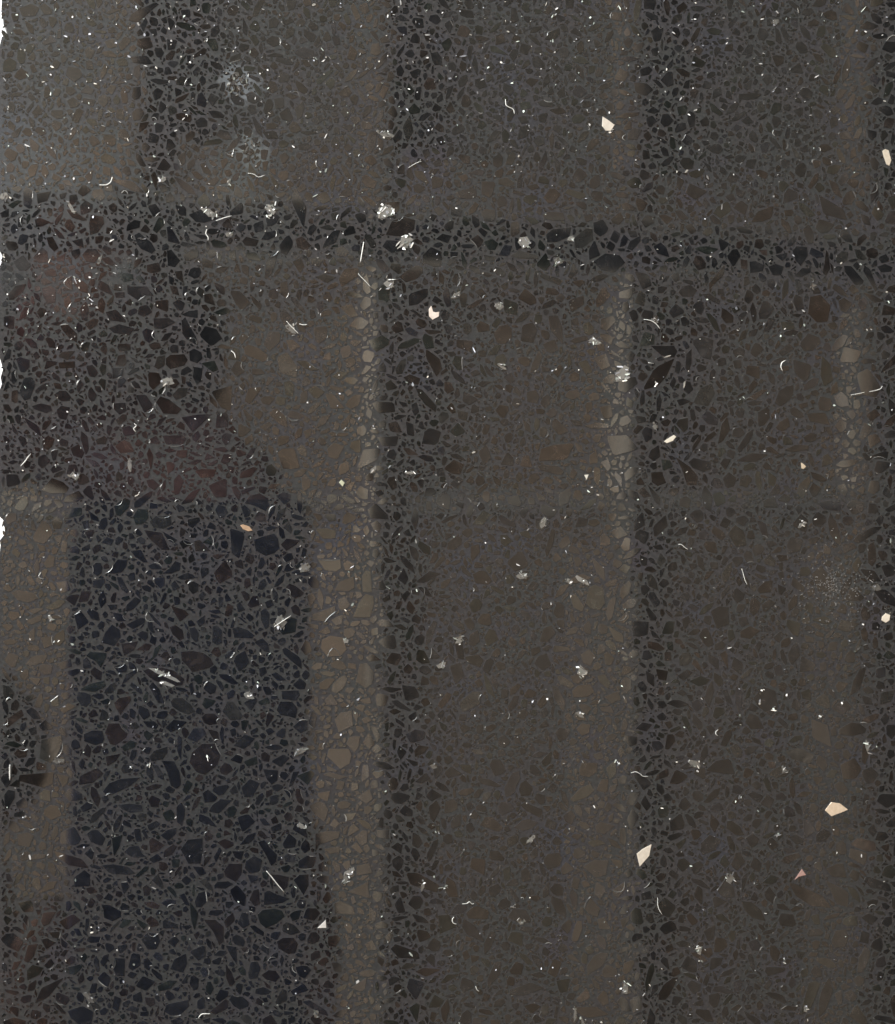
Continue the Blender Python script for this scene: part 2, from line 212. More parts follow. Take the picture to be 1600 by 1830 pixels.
def shard(cx, cy, size):
    k = random.choice((4, 4, 5, 5, 5, 6, 6, 7)); asp = random.choice((1, 1.15, 1.3, 1.5, 1.8, 2.4, 3.2)); ph = random.random()*6.283
    an = (np.arange(k)+rng.uniform(-.36, .36, k))*6.283/k
    rr = rng.uniform(.72, 1.12, k); p = np.stack([np.cos(an)*rr*asp**.5, np.sin(an)*rr/asp**.5], 1)*size/2
    if size > 11:             # knock the corners off
        o = []
        for t in range(k):
            a, b_, c_ = p[t-1], p[t], p[(t+1) % k]; f = random.uniform(.03, .16)
            o += [b_+(a-b_)*f, b_+(c_-b_)*f]
        p = np.array(o)
    if size > 9: p = p*(1+rng.normal(0, .045, (len(p), 1)))
    c_, s_ = math.cos(ph), math.sin(ph)
    return p @ np.array([[c_, s_], [-s_, c_]]) + (cx, cy)
stones = []
for p in cream: put(p, 0, True)
for p in traced:
    if not put(p, -1.5): continue
    stones.append(p)
ntr = len(stones)
bands = [(38, 52, 170, 2.0, 5000), (27, 38, 900, 1.7, 12000), (18, 27, 2300, 1.4, 18000), (12, 18, 4600, 1.2, 30000), (8, 12, 7500, .8, 36000), (5, 8, 9000, .5, 40000), (3.4, 5, 7000, .4, 24000)]
for lo_, hi_, want, gap, tries in bands:
    free = None; got = 0
    for t in range(tries):
        if t % 1500 == 0:
            jj, ii = np.nonzero(~occ); 
        k = rng.integers(len(jj)); cx, cy = X0+(ii[k]+.5)*CELL, Y0+(jj[k]+.5)*CELL
        if occ[jj[k], ii[k]]: continue
        # the mix is patchy: loose, sandy pockets between crowded ones
        dens = .5+.5*math.sin(cx/97+2*math.sin(cy/131))*math.sin(cy/83+2*math.sin(cx/117))
        if hi_ > 18 and random.random() > .50+dens: continue
        s = lo_+(hi_-lo_)*random.random()**1.5
        if cy < 330 and hi_ > 27: s *= .72
        q = shard(cx, cy, s)
        if q[:, 0].min() < 1: continue
        if put(q, gap): stones.append(q); got += 1
        if got >= want: break
print('stones', len(stones), 'traced', ntr, 'fill', occ.mean())

def stone_colour():
    r = random.random(); v = random.lognormvariate(0, .16)
    if r < .55: c = (.0092, .0096, .0106)
    elif r < .70: c = (.0112, .0098, .0094)
    elif r < .73: c = (.0140, .0112, .0102)
    elif r < .86: c = (.0090, .0104, .0098)
    elif r < .94: c = (.0094, .0100, .0122)
    else: c = (.0130, .0130, .0126)
    return tuple(x*v for x in c)
def stone_geo(pts, V, F, MI, C, G):
    if np.sum(pts[:, 0]*np.roll(pts[:, 1], -1)-np.roll(pts[:, 0], -1)*pts[:, 1]) > 0: pts = pts[::-1]
    W = [P(*q) for q in pts]; k = len(V); m = len(W)
    cx = sum(a for a, _ in W)/m; cy = sum(b_ for _, b_ in W)/m
    tx, ty = random.gauss(0, .0022), random.gauss(0, .0022)
    z0 = 3e-5
    for a, b_ in W: V.append((a, b_, z0+(a-cx)*tx+(b_-cy)*ty))
    for a, b_ in W:
        d = math.hypot(a-cx, b_-cy)+1e-9; g = (d+1.5e-5)/d
        V.append((cx+(a-cx)*g, cy+(b_-cy)*g, -6e-5))
    F.append(tuple(range(k, k+m))); MI.append(0)
    col = stone_colour(); gl = min(.72, max(.28, random.gauss(.5, .045))); C.append(col); G.append(gl)
    for i in range(m):
        F.append((k+i, k+m+i, k+m+(i+1) % m, k+(i+1) % m)); MI.append(1); C.append(col); G.append(gl)
def area(p): return .5*abs(np.sum(p[:, 0]*np.roll(p[:, 1], -1)-np.roll(p[:, 0], -1)*p[:, 1]))
def vis(p):
    c = p.mean(0); return area(p) if (0 < c[0] < 1600 and 0 < c[1] < 1830) else area(p)*.01
stones.sort(key=vis, reverse=True)

# ------------------------------------------------------------------ the slab
c0 = P(800, 915)
slab = tag(empty('stone_slab', (c0[0], c0[1], -.02)), 'polished black quartz slab with dark glassy stones, silver glints and cream chips, filling the view', 'stone slab')
edge = [(1870, -200), (1870, 2030), (-4, 2030), (-3, 1500), (-2, 1380), (-5, 1240), (-2, 1100), (-4, 1010), (1, 975), (-1, 966), (8, 955), (9, 945), (5, 936), (6, 930), (-2, 922), (-4, 860), (-3, 760),
        (-2, 700), (3, 686), (1, 674), (5, 660), (2, 648), (-2, 636), (-4, 540), (-3, 480), (2, 470), (4, 458), (-1, 448), (-4, 330), (-2, 200), (-3, 90), (3, 66), (13, 60), (11, 50), (6, 44), (5, 33), (2, 20), (3, 2), (-2, -20), (-3, -200)]
V = []; F = []
W = [P(*q) for q in edge]; m = len(W)
V += [(x, y, 0) for x, y in W]+[(x, y, -.02) for x, y in W]
F.append(tuple(range(m))[::-1] if False else tuple(range(m)))
F.append(tuple(range(2*m-1, m-1, -1)))
F += [(i, m+i, m+(i+1) % m, (i+1) % m) for i in range(m)]
me = mesh('resin', V, F, [RES]); bm = bmesh.new(); bm.from_mesh(me); bmesh.ops.recalc_face_normals(bm, faces=bm.faces); bm.to_mesh(me); bm.free()
link('resin', me, slab)
for p in stones[:300]:
    V, F, MI, C, G = [], [], [], [], []; stone_geo(p, V, F, MI, C, G)
    link('dark_stone', mesh('dark_stone', V, F, [CHIP, RIM], MI, C, G), slab)
V, F, MI, C, G = [], [], [], [], []
for p in stones[300:]: stone_geo(p, V, F, MI, C, G)
tag(link('small_dark_stones', mesh('small_dark_stones', V, F, [CHIP, RIM], MI, C, G), slab), kind='stuff')

def flat_piece(pts, z0, V, F, C, col, bev=8e-5, tilt=0):
    if np.sum(pts[:, 0]*np.roll(pts[:, 1], -1)-np.roll(pts[:, 0], -1)*pts[:, 1]) > 0: pts = pts[::-1]
    W = [P(*q) for q in pts]; k = len(V); m = len(W)
    cx = sum(a for a, _ in W)/m; cy = sum(b_ for _, b_ in W)/m
    tx, ty = random.gauss(0, tilt), random.gauss(0, tilt)
    for a, b_ in W:
        d = math.hypot(a-cx, b_-cy)+1e-9; g = max(.5, (d-bev)/d); V.append((cx+(a-cx)*g, cy+(b_-cy)*g, z0+(a-cx)*tx+(b_-cy)*ty))
    for a, b_ in W: V.append((a, b_, -6e-5))
    F.append(tuple(range(k, k+m))); C.append(col)
    for i in range(m): F.append((k+i, k+m+i, k+m+(i+1) % m, k+(i+1) % m)); C.append(tuple(x*.75 for x in col))
for p, c in zip(cream, cream_col):
    c = tuple(x*.55 for x in c)
    V, F, C = [], [], []
    flat_piece(p, 7e-5, V, F, C, c)
    o = link('cream_chip', mesh('cream_chip', V, F, [CREAM], None, C), slab)

# crystals, their sparkle put into pale colours: each a nest of splinters under the polish
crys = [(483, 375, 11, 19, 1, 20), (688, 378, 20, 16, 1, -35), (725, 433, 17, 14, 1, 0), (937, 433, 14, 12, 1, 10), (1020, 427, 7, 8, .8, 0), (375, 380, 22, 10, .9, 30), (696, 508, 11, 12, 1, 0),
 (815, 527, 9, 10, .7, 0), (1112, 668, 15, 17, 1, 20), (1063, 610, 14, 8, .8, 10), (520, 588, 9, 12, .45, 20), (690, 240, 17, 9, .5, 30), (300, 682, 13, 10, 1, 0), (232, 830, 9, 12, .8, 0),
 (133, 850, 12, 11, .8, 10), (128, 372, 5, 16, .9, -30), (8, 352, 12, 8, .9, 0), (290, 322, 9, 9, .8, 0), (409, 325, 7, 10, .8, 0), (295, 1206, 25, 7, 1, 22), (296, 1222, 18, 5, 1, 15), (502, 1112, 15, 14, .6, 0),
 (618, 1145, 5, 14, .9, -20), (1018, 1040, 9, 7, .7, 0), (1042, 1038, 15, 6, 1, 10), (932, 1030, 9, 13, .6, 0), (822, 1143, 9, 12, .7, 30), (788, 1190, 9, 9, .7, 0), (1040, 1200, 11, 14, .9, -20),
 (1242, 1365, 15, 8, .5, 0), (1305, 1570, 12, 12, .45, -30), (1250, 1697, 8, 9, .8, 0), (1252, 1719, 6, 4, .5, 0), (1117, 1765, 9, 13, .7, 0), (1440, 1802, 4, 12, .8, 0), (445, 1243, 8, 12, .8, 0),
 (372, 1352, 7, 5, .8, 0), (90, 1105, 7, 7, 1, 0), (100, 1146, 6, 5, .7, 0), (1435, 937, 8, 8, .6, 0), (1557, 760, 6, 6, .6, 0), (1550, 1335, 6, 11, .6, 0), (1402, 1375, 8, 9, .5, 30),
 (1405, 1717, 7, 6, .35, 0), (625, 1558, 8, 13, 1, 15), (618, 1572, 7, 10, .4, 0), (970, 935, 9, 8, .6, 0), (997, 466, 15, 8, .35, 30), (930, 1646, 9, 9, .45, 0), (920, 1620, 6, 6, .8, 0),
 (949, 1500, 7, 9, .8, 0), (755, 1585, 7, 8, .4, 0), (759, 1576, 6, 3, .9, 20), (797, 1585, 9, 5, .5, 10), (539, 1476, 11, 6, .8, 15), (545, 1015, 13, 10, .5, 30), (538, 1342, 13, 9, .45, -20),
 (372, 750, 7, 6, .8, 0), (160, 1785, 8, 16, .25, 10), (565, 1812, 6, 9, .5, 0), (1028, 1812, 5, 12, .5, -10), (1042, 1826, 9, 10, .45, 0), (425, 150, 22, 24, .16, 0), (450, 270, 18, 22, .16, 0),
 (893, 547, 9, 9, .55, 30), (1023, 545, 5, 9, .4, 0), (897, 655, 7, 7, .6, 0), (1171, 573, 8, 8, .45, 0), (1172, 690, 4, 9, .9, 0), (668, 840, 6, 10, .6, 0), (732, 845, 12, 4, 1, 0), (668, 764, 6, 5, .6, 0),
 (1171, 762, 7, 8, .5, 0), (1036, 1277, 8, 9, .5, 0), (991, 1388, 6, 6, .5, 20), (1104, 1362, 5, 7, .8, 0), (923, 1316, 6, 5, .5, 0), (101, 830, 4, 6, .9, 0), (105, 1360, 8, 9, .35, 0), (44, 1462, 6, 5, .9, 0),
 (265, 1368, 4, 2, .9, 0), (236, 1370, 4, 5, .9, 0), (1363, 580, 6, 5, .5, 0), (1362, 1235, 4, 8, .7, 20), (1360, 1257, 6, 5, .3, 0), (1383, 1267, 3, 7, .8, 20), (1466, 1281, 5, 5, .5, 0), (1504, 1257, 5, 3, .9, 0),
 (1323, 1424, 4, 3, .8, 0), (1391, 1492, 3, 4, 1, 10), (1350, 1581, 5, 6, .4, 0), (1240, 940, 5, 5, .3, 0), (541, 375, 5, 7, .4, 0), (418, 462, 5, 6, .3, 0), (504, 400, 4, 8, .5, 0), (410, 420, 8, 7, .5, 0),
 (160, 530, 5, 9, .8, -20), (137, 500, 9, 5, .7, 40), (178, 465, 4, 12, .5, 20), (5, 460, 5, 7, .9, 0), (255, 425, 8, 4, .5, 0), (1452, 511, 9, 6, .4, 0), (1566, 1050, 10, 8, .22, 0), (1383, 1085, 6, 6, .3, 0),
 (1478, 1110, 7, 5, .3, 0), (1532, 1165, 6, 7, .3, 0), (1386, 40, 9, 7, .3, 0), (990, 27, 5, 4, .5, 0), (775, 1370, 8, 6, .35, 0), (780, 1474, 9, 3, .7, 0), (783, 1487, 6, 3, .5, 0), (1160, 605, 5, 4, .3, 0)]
V, F, C = [], [], []
for (cx, cy, rx, ry, bri, an) in crys:
    k = max(4, int(rx*ry/14)); a = math.radians(an); ca, sa = math.cos(a), math.sin(a)
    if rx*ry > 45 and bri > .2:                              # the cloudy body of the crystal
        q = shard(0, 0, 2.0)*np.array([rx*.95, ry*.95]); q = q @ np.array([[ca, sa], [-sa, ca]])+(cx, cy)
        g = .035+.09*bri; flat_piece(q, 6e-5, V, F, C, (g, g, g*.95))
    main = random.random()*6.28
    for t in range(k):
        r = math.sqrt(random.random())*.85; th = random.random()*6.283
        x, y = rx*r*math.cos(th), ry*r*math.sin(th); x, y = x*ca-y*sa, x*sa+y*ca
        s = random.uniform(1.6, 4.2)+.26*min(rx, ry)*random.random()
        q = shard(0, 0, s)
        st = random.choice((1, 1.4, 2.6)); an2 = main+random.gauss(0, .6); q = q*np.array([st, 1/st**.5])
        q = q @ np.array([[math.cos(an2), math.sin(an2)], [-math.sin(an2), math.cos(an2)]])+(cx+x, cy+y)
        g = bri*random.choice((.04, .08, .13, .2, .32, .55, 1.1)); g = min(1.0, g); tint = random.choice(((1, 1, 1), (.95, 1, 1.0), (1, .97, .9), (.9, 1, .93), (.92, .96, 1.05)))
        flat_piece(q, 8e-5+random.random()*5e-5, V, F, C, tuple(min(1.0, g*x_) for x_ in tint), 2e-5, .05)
tag(link('bright_crystals', mesh('bright_crystals', V, F, [GLINT], None, C), slab), kind='stuff')
# glints: sparkle painted as thousands of tiny pale splinters, thickest towards the top left
V, F, C = [], [], []
def speck(x, y, s, g, tint=(1, 1, 1), st=None, z=9e-5):
    q = shard(0, 0, s); st = st or random.choice((1, 1, 1.3, 2.2)); q = q*np.array([st, 1/st**.5]); an2 = random.random()*6.28
    q = q @ np.array([[math.cos(an2), math.sin(an2)], [-math.sin(an2), math.cos(an2)]])+(x, y)
    if q[:, 0].min() < 4: return
    flat_piece(q, z, V, F, C, tuple(min(1., g*t) for t in tint), 1e-5, .05)
TINTS = ((1, 1, 1), (1, 1, 1), (1, .96, .88), (.88, 1, .93), (.9, .95, 1.08))
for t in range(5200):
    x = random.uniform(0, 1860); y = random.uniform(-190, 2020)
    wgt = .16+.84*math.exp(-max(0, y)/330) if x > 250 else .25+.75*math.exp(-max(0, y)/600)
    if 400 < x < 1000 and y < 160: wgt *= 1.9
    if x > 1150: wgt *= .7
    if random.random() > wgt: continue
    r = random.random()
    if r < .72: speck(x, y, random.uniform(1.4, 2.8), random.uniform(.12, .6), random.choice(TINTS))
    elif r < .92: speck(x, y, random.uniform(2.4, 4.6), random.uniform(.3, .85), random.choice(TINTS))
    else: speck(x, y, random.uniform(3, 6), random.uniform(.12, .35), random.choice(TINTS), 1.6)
for t in range(420):                            # the powdery scuff at the right edge and the pale bruises top left
    if t < 420: th = random.random()*6.28; rr_ = random.expovariate(1/38); x, y = 1490+1.3*rr_*math.cos(th)+random.gauss(0, 12), 1045+.9*rr_*math.sin(th)+random.gauss(0, 12)
    elif t < 700: x, y = random.gauss(430, 22), random.gauss(155, 22)
    else: x, y = random.gauss(455, 18), random.gauss(278, 18)
    speck(x, y, random.uniform(1.2, 2.4), random.uniform(.05, .15))
tag(link('glints', mesh('glints', V, F, [GLINT], None, C), slab), kind='stuff')
# hair-thin bright cracks along the rims of stones
V, F, C = [], [], []
def strip(pts, wd, z, col):
    k = len(V)
    for i, (x, y) in enumerate(pts):
        a = pts[max(0, i-1)]; b_ = pts[min(len(pts)-1, i+1)]; dx, dy = b_[0]-a[0], b_[1]-a[1]; L = math.hypot(dx, dy)+1e-6
        ww = wd*(.35+.65*math.sin(math.pi*(i+.4)/(len(pts)-.2)))/2; nx, ny = -dy/L*ww, dx/L*ww
        V.append((*P(x+nx, y+ny), z)); V.append((*P(x-nx, y-ny), z)); V.append((*P(x, y), z+wd*PX*.3))
    for i in range(len(pts)-1):
        a = k+3*i; F.append((a, a+2, a+5, a+3)); F.append((a+2, a+1, a+4, a+5)); C.append(col); C.append(col)
for p in stones[:5200]:
    c = p.mean(0)
    pr = .36 if c[0] < 620 else .2
    if random.random() > pr*.6 or c[0] < 12: continue
    k = random.randrange(len(p)); m = 2; q = [p[(k+t) % len(p)]+(p[(k+t) % len(p)]-c)*.06 for t in range(m)]
    g = random.choice((.06, .08, .10, .13, .2)) * (1 if area(p) < 500 else .5)
    if c[1] > 500 and c[0] > 700: g *= .7
    # resample for a gentle curve
    qq = []
    for t in range(len(q)-1):
        bow = random.gauss(0, .22)*np.array([-(q[t+1]-q[t])[1], (q[t+1]-q[t])[0]])
        for f in (0, .2, .4, .6, .8): qq.append(q[t]*(1-f)+q[t+1]*f+bow*4*f*(1-f))
    qq.append(q[-1]); strip(qq, random.uniform(.8, 1.7), 5e-5, (g, g, g*.97))
tag(link('bright_cracks', mesh('bright_cracks', V, F, [GLINT], None, C), slab), kind='stuff')

# ------------------------------------------------------------------ lint and hairs lying on the polish
lints = [([(650, 433), (647, 451), (644, 469)], 1.7, 'straight pale hair standing upright just left of the big twin crystal on the dark band'),
 ([(640, 489), (644, 494), (653, 503), (663, 514)], 1.3, 'slanting pale fibre with a knobbed end, below the upright hair by the dark band'),
 ([(178, 331), (190, 331), (198, 326), (201, 317)], 1.9, 'white hooked fibre on the grey strip near the upper left corner'),
 ([(903, 178), (904, 188), (909, 192), (917, 196), (919, 204)], 1.7, 'white kinked thread at the top, midway between the pale bruises and the cream chip'),
 ([(443, 310), (454, 312), (462, 317), (474, 313)], 1.3, 'wavy pale thread just under the lower bruise in the upper left'),
 ([(1520, 706), (1532, 704), (1545, 701)], 1.1, 'straight thin hair by the right edge, the left piece of a broken pair'),
 ([(1553, 700), (1564, 698), (1573, 695), (1576, 690)], 1.2, 'thin hair with an upturned tip by the right edge, right piece of a broken pair'),
 ([(18, 1366), (18, 1379), (18, 1394)], 2.0, 'short stiff white bristle on the dark patch at the left edge'),
 ([(476, 1556), (485, 1566), (496, 1580), (508, 1594)], 1.6, 'slanting straight hair over the dark stones near the bottom, left of the triangular cream chip'),
 ([(37, 833), (44, 826), (49, 819), (55, 811)], 1.5, 'pale yellow slanting hair on the brown reflection near the left edge'),
 ([(240, 757), (244, 761), (239, 766), (243, 772)], 1.5, 'tiny squiggle of lint in the purple stones of the left half'),
 ([(730, 300), (738, 295), (748, 290), (753, 289)], 1.0, 'faint straight fibre on the grey strip above the twin crystal'),
 ([(1150, 571), (1162, 573), (1172, 579), (1179, 588)], 1.6, 'arched pale hair just right of the second reflected bar'),
 ([(1212, 973), (1217, 973), (1223, 978), (1229, 982)], 1.4, 'bent pale hair right of centre, below the curved cream chip'),
 ([(1127, 1381), (1136, 1379), (1144, 1383), (1149, 1387), (1158, 1387)], 1.2, 'thin wavy hair crossing the right end of the second bar, above the diamond cream chip'),
 ([(1325, 1016), (1328, 1026), (1331, 1037), (1335, 1045)], 1.1, 'long faint upright fibre in the plain brown area right of centre'),
 ([(1404, 644), (1397, 648), (1395, 656), (1398, 663)], 1.6, 'small grey crescent fibre in the upper right brown area'),
 ([(811, 1638), (808, 1643), (810, 1649), (816, 1651)], 1.6, 'c-shaped fibre near the bottom centre, the lower of two'),
 ([(826, 1615), (834, 1614), (839, 1611), (843, 1615), (847, 1614)], 1.2, 'zigzag fibre near the bottom centre, just above the c-shaped one'),
 ([(355, 1818), (360, 1812), (368, 1811), (376, 1811)], 1.5, 'hooked thread at the very bottom edge in the dark left half'),
 ([(1175, 1604), (1175, 1614), (1177, 1624), (1183, 1634)], 1.2, 'bluish upright fibre below the diamond cream chip'),
 ([(1283, 1304), (1279, 1307), (1279, 1312), (1283, 1315)], 1.2, 'tiny c-shaped fibre in the lower right brown area'),
 ([(512, 574), (518, 581), (527, 590), (534, 597)], 1.3, 'fine slanting hair on the cloudy crystal left of the first bar'),
 ([(535, 579), (542, 581), (549, 580)], 1.7, 'short flat cream fibre right of the cloudy crystal in the upper left'),
 ([(413, 627), (419, 632), (421, 640)], 1.7, 'short curved white fibre on the plain grey area left of the first bar'),
 ([(1158, 648), (1168, 650)], 1.0, 'very short faint fibre right of the brightest crystal on the second bar'),
 ([(386, 395), (400, 390), (414, 386)], 1.5, 'white thread sticking out of the branching crystal at the left end of the dark band'),
 ([(370, 410), (368, 418), (372, 424), (372, 430)], 1.6, 'curled white thread just below the branching crystal of the dark band'),
 ([(850, 1762), (852, 1768), (856, 1771)], 1.2, 'short bent fibre close to the bottom edge at the centre'),
 ([(490, 1120), (505, 1110), (520, 1100)], 1.2, 'slanting hair leaving the splintered crystal at the right side of the dark column')]
for k, (pts, wd, lab) in enumerate(lints):
    A = [Vector((*P(*q), 0)) for q in pts]
    # smooth the run
    if len(A) > 2:
        B = []
        for i in range(len(A)-1):
            p0, p1, p2, p3 = A[max(0, i-1)], A[i], A[i+1], A[min(len(A)-1, i+2)]
            for t in (0, .33, .66):
                B.append(.5*((2*p1)+(-p0+p2)*t+(2*p0-5*p1+4*p2-p3)*t*t+(-p0+3*p1-3*p2+p3)*t**3))
        B.append(A[-1]); A = B
    V2, F2 = [], []; m = 6; R0 = wd*PX*.5
    for i, c in enumerate(A):
        d = (A[min(i+1, len(A)-1)]-A[max(i-1, 0)]).normalized(); nn = Vector((-d.y, d.x, 0)); r = R0*(.55+.45*math.sin(math.pi*min(1, (i+.5)/len(A)*1.02)))
        for t in range(m):
            a = 6.283*t/m; V2.append(tuple(c+nn*math.cos(a)*r+Vector((0, 0, 1.3e-4+R0+math.sin(a)*r))))
    for i in range(len(A)-1):
        for t in range(m): F2.append((i*m+t, i*m+(t+1) % m, (i+1)*m+(t+1) % m, (i+1)*m+t))
    F2.append(tuple(range(m))[::-1]); F2.append(tuple(range((len(A)-1)*m, len(A)*m)))
    me = mesh('lint_fibre', [tuple(Vector(v)-A[0]) for v in V2], F2, [LINT], smooth=True)
    o = link('lint_fibre', me); o.location = A[0]; tag(o, lab, 'fibre', 'hairs and lint lying on the polished stone')

# ------------------------------------------------------------------ what the slab lies on
WH = mat('white_board', (.86, .87, .88), .45, .4)
V, F = [], []; box(V, F, -.42, .42, -.38, .42, -.038, -.0203)
tag(link('white_tabletop', mesh('white_tabletop', V, F, [WH])), kind='structure')

# ------------------------------------------------------------------ panelled ceiling, seen only in the polish
ZC = 1.62; ZB = 1.555
WD = mat('painted_wood', (.54, .43, .33), .55, .4)
t = noise(WD, 3, 5, .6); r = ramp(WD, t.outputs['Fac'], [(.3, (.51, .405, .31)), (.7, (.60, .485, .38))]); WD.node_tree.links.new(r.outputs[0], WD.node_tree.nodes['Principled BSDF'].inputs['Base Color'])
LT = mat('lit_edge_paint', (.90, .82, .70), .5, .4)  # brightness of the lit edges put into a paint paler than the wood
MD = mat('lit_margin_paint', (.78, .63, .49), .55, .4)  # light on the sloping margins put into a paler paint
PN = mat('brightened_panel', (.66, .53, .41), .55, .4)  # paint lightened to make up for weak light on the lower panels
UP = mat('darker_wood', (.40, .36, .30), .6, .4)  # upper boards, darker and greyer than the lower ones
DK = mat('slot_shade', (.09, .09, .095), .8, .2)  # shade inside the slot put into a dark colour
ceil = tag(empty('panelled_ceiling', (0.3, 0, ZC)), kind='structure')
def part(name, m_, *bs, parent=ceil):
    V, F = [], []
    for b_ in bs: box(V, F, *b_)
    return link(name, mesh(name, V, F, [m_]), parent)
def qx(u, z=ZB): return Q(u, 1000, z).x
def qy(v, z=ZB): return Q(340, v, z).y
ys0, ys1 = -2.4, 2.4; xl, xr = -1.6, 2.6
ysl0, ysl1 = qy(440), qy(362)              # the dark slot
xs = [qx(-222), qx(228), qx(674), qx(1125), qx(1548)]; bw = qx(704)-qx(674)
xs += [xs[-1]+(xs[-1]-xs[-2]), xs[-1]+2*(xs[-1]-xs[-2])]
part('ceiling_board', UP, (xl, xr, ysl1+.002, ys1, ZC, ZC+.03))
part('ceiling_board', WD, (xl, xr, ys0, ysl0-.002, ZC, ZC+.03))
part('slot', DK, (xl, xr, ysl0, ysl1, ZC+.07, ZC+.09))
part('slot_side', DK, (xl, xr, ysl1, ysl1+.0019, ZC-.02, ZC+.09))
part('slot_side', DK, (xl, xr, ysl0-.0019, ysl0, ZC-.02, ZC+.09))
part('cross_beam', WD, (xl, xr, ysl1+.016, qy(245), ZB+.012, ZC-.001))
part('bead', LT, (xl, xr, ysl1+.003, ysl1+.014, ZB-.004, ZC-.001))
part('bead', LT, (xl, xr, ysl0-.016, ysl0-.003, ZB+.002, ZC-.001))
part('cross_rail', WD, (xl, xr, ysl0-.05, ysl0-.018, ZB+.022, ZC-.001))
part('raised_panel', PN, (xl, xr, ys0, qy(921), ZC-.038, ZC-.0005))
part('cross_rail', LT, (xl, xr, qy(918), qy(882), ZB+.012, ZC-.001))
for x in xs:
    f_ = 1 if x < .35 else (.93 if x < .8 else .45)
    V = [(x-.013*f_-.001, ys0, ZC-.002), (x-.013*f_-.001, ysl0-.02, ZC-.002), (x-.0015, ys0, ZC-.002), (x-.0015, ysl0-.02, ZC-.002), (x-.0015, ys0, ZC-.084*f_), (x-.0015, ysl0-.02, ZC-.084*f_), (x-.013*f_-.001, ys0, ZC-.047*f_), (x-.013*f_-.001, ysl0-.02, ZC-.047*f_)]
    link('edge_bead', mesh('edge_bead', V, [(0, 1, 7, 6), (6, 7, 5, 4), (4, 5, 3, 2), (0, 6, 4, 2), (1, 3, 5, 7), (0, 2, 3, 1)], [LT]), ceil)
    part('beam', WD, (x, x+bw, ys0, ysl0-.003, ZB, ZC-.002))
    part('beam', WD, (x, x+bw, ysl1+.003, ys1, ZB if x > .05 else ZB-.025, ZC-.002))  # the two left upper beams hang lower, shaped to widen their shadow
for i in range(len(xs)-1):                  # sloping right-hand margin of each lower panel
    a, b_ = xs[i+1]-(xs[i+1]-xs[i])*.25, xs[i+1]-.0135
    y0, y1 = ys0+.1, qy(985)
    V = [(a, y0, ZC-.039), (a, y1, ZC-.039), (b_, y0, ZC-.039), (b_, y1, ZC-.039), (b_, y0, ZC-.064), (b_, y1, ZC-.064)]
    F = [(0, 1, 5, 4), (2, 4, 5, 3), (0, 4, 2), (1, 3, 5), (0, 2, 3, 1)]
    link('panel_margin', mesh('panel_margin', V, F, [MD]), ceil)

# ------------------------------------------------------------------ the phone, and the person who holds it, also only in the polish
CASE = mat('phone_case', (.026, .050, .15), .5, .3); GL = mat('lens_glass', (.01, .01, .012), .05); SCR = mat('screen', (.01, .01, .01), .1)
phone = tag(empty('phone', (0, 0, CAMZ+.01)), 'dark navy phone held over the stone, seen as the tall dark reflected block at left', 'phone')
def rbox(x0, x1, y0, y1, z0, z1, r, seg=6):
    V = []; ring = []
    for cx, cy, a0 in ((x1-r, y1-r, 0), (x0+r, y1-r, 90), (x0+r, y0+r, 180), (x1-r, y0+r, 270)):
        for k in range(seg+1): a = math.radians(a0+90*k/seg); ring.append((cx+r*math.cos(a), cy+r*math.sin(a)))
    m = len(ring); V = [(x, y, z0) for x, y in ring]+[(x, y, z1) for x, y in ring]
    F = [tuple(range(m))[::-1], tuple(range(m, 2*m))]+[(i, (i+1) % m, m+(i+1) % m, m+i) for i in range(m)]
    return V, F
def camspace(V): return [tuple(ROT @ Vector(v)+Vector((0, 0, CAMZ))) for v in V]
NZ = ROT @ Vector((0, 0, 1))
def onphone(u, v, off=.004):
    d = ray(u, v); t = -CAMZ/d.z; sp = Vector((d.x*t, d.y*t, 0)); rd = Vector((d.x, d.y, -d.z)); cc = Vector((0, 0, CAMZ))+NZ*off
    k = NZ.dot(cc-sp)/NZ.dot(rd); return ROT.transposed() @ (sp+rd*k-Vector((0, 0, CAMZ)))
px0, px1, py1, py0 = onphone(130, 1300).x, onphone(553, 1300).x, onphone(340, 892).y, onphone(340, 2010).y
print('phone', px0, px1, py0, py1)
V, F = rbox(px0, px1, py0, py1, .004, .012, .006); link('case', mesh('case', camspace(V), F, [CASE]), phone)
V, F = rbox(px0+.002, px1-.002, py0+.002, py1-.002, .0121, .0127, .005); link('screen', mesh('screen', camspace(V), F, [SCR]), phone)
for yy in (0, -.013, -.026):
    V, F = rbox(-.0045, .0045, yy-.0045, yy+.0045, .0026, .0039, .0044, 8); V = [(x, min(y, py1-.0003), z) for x, y, z in V]
    link('lens', mesh('lens', camspace(V), F, [GL]), phone)

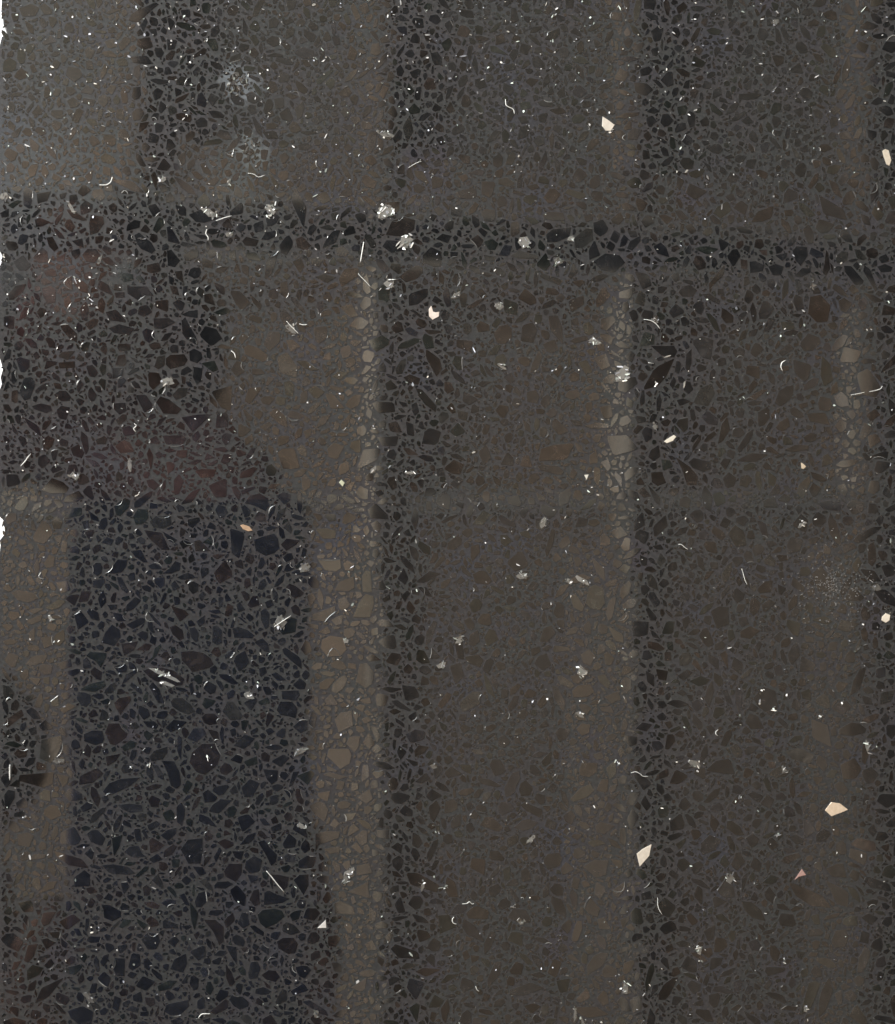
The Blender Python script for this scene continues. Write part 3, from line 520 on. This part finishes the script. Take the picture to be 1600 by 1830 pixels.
SKIN = mat('skin', (.30, .15, .10), .5); CLOTH = mat('jacket_cloth', (.27, .13, .12), .85, .2); HAIR = mat('hair', (.012, .01, .009), .5); TROU = mat('trouser_cloth', (.03, .032, .04), .9, .2)
SHOE = mat('shoe', (.02, .02, .02), .4)
def skin(name, J, E, m_, parent, sub=2):
    me = bpy.data.meshes.new(name); me.from_pydata([j[:3] for j in J], E, []); me.materials.append(m_)
    o = link(name, me, parent)
    me.skin_vertices.new() if hasattr(me.skin_vertices, 'new') and not len(me.skin_vertices) else None
    s = o.modifiers.new('skin', 'SKIN'); s.use_smooth_shade = True
    if not me.skin_vertices:
        bm = bmesh.new(); bm.from_mesh(me); bm.verts.layers.skin.verify(); bm.to_mesh(me); bm.free()
    for i, j in enumerate(J):
        r = j[3]; me.skin_vertices[0].data[i].radius = (r, r) if not isinstance(r, tuple) else r
        me.skin_vertices[0].data[i].use_root = (i == 0)
    x = o.modifiers.new('subdivision', 'SUBSURF'); x.levels = sub; x.render_levels = sub
    return o
person = tag(empty('person', (-.95, .05, -.90)), 'person in a dull brown jacket leaning in from the left above the phone, reflected', 'person')
def N(u, v, z, rpx, k=1.0):
    q = Q(u, v, z); r = rpx*(CAMZ+z)/FPX; return (q.x, q.y, q.z, (r, r*k) if k != 1 else r)
hd = N(165, 590, .50, 150); hw = Vector(hd[:3])
wrR = N(500, 1770, .26, 62); wrL = N(30, 1960, .26, 60)
sh = Vector(N(-150, 610, .56, 1)[:3])
Jb = [(-.86, .06, .06, .11), (-.68, .10, .36, .105), (sh.x-.22, sh.y, .55, .12), (sh.x, sh.y, .575, .07), (hw.x-.07, hw.y, .565, .048), (hw.x, hw.y, .535, .066), (hw.x+.045, hw.y, .50, .055),
      N(120, 740, .56, 90), N(380, 900, .48, 80), N(440, 1400, .36, 60), wrR, N(530, 1640, .225, 50, .6),
      N(-420, 900, .52, 90), N(-140, 1350, .34, 100), wrL, N(75, 1830, .225, 50, .6),
      (-.86, -.05, .0, .085), (-.88, -.06, -.43, .058), (-.90, -.06, -.82, .036), (-.78, -.07, -.87, .03),
      (-.88, .17, .0, .085), (-.88, .18, -.43, .058), (-.90, .18, -.82, .036), (-.78, .19, -.87, .03)]
Eb = [(0, 1), (1, 2), (2, 3), (3, 4), (4, 5), (5, 6), (3, 7), (7, 8), (8, 9), (9, 10), (10, 11), (2, 12), (12, 13), (13, 14), (14, 15), (0, 16), (16, 17), (17, 18), (18, 19), (0, 20), (20, 21), (21, 22), (22, 23)]
def fing(base, tip, L, r, curl):
    pb = Vector(Jb[base][:3]); d = Vector(tip).normalized(); prev = base; p = pb.copy()
    for q in range(3):
        p = p+d*L*(.45, .32, .23)[q]; Jb.append((p.x, p.y, p.z, r*(1, .9, .75)[q])); Eb.append((prev, len(Jb)-1)); prev = len(Jb)-1
        d = (d+Vector(curl)).normalized()
for k, L in enumerate((.060, .070, .072, .060)): fing(11, (-.25-.12*k, .9-.5*k, -.05), L, .0068, (-.30, 0, -.02))
fing(11, (.15, .8, -.25), .050, .0085, (-.4, .1, 0))
for k, L in enumerate((.060, .070, .072, .060)): fing(15, (.25+.12*k, .8-.5*k, -.05), L, .0068, (.30, 0, -.02))
fing(15, (-.1, .8, -.25), .050, .0085, (.4, .1, 0))
skin('body', Jb, Eb, SKIN, person, 2)
Jj = [(-.86, .06, .04, .14), (-.68, .10, .36, .14), (sh.x-.22, sh.y, .57, .15), (sh.x-.02, sh.y, .585, .105), N(120, 740, .57, 125), N(410, 900, .50, 150), N(420, 1150, .44, 105), N(440, 1500, .34, 75),
      N(-430, 900, .52, 130), N(-82, 1345, .34, 158), N(-150, 1650, .30, 70), N(-60, 1850, .27, 70)]
Ej = [(0, 1), (1, 2), (2, 3), (3, 4), (4, 5), (5, 6), (6, 7), (2, 8), (8, 9), (9, 10), (10, 11)]
skin('jacket', Jj, Ej, CLOTH, person, 2)
Jt = [(-.87, .06, -.0, .13), (-.87, -.05, -.06, .10), (-.88, -.06, -.42, .075), (-.90, -.06, -.80, .06), (-.87, .17, -.06, .10), (-.88, .18, -.42, .075), (-.90, .18, -.80, .06)]
skin('trousers', Jt, [(0, 1), (1, 2), (2, 3), (0, 4), (4, 5), (5, 6)], TROU, person, 2)
def ell(name, c, r, m_, parent, cut=None):
    bm = bmesh.new(); bmesh.ops.create_uvsphere(bm, u_segments=20, v_segments=12, radius=1)
    for v in bm.verts: v.co = Vector((v.co.x*r[0], v.co.y*r[1], v.co.z*r[2]))+Vector(c)
    if cut: bmesh.ops.delete(bm, geom=[v for v in bm.verts if cut(v.co)], context='VERTS')
    me = bpy.data.meshes.new(name); bm.to_mesh(me); bm.free(); me.materials.append(m_); me.polygons.foreach_set('use_smooth', [True]*len(me.polygons))
    return link(name, me, parent)
NAVY = mat('navy_black', (.010, .012, .020), .9, .1)
q_ = Q(-88, 1350, .28); ell('dark_disc', q_, (150*(CAMZ+.28)/FPX, 158*(CAMZ+.28)/FPX, .035), NAVY, person)  # added dark ellipsoid, stands for an unidentified rounded dark shape
q_ = Q(80, 1790, .26); ell('hand_lobe', q_, (80*(CAMZ+.26)/FPX, 170*(CAMZ+.26)/FPX, .03), NAVY, person)  # added ellipsoids, fill out the outlines of the hands in the reflection
q_ = Q(548, 1730, .24); ell('hand_lobe', q_, (60*(CAMZ+.24)/FPX, 200*(CAMZ+.24)/FPX, .02), CLOTH, person)
ell('hair', (hw.x-.005, hw.y, .555), (.088, .078, .075), HAIR, person, lambda c: c.z < .535 and c.x > hw.x-.03)
EYE = mat('eye', (.6, .6, .58), .2)
for s_ in (-1, 1):
    ell('eye', (hw.x+.022, hw.y+s_*.026, .474), (.009, .011, .008), EYE, person)
    ell('ear', (hw.x-.01, hw.y+s_*.070, .525), (.024, .009, .018), SKIN, person)
    ell('shoe', (-.82, .06+s_*.125, -.868), (.13, .045, .035), SHOE, person)
ell('nose', (hw.x, hw.y, .464), (.016, .011, .014), SKIN, person); ell('mouth', (hw.x-.030, hw.y, .472), (.008, .022, .007), mat('lips', (.28, .10, .09), .4), person)

FL = mat('floor_boards', (.35, .30, .25), .5); t = noise(FL, 4, 4); r = ramp(FL, t.outputs['Fac'], [(.3, (.30, .26, .22)), (.7, (.40, .35, .29))]); FL.node_tree.links.new(r.outputs[0], FL.node_tree.nodes['Principled BSDF'].inputs['Base Color'])
V, F = [], []; box(V, F, -2.5, 3, -2.5, 2.5, -.93, -.903); tag(link('floor', mesh('floor', V, F, [FL])), kind='structure')
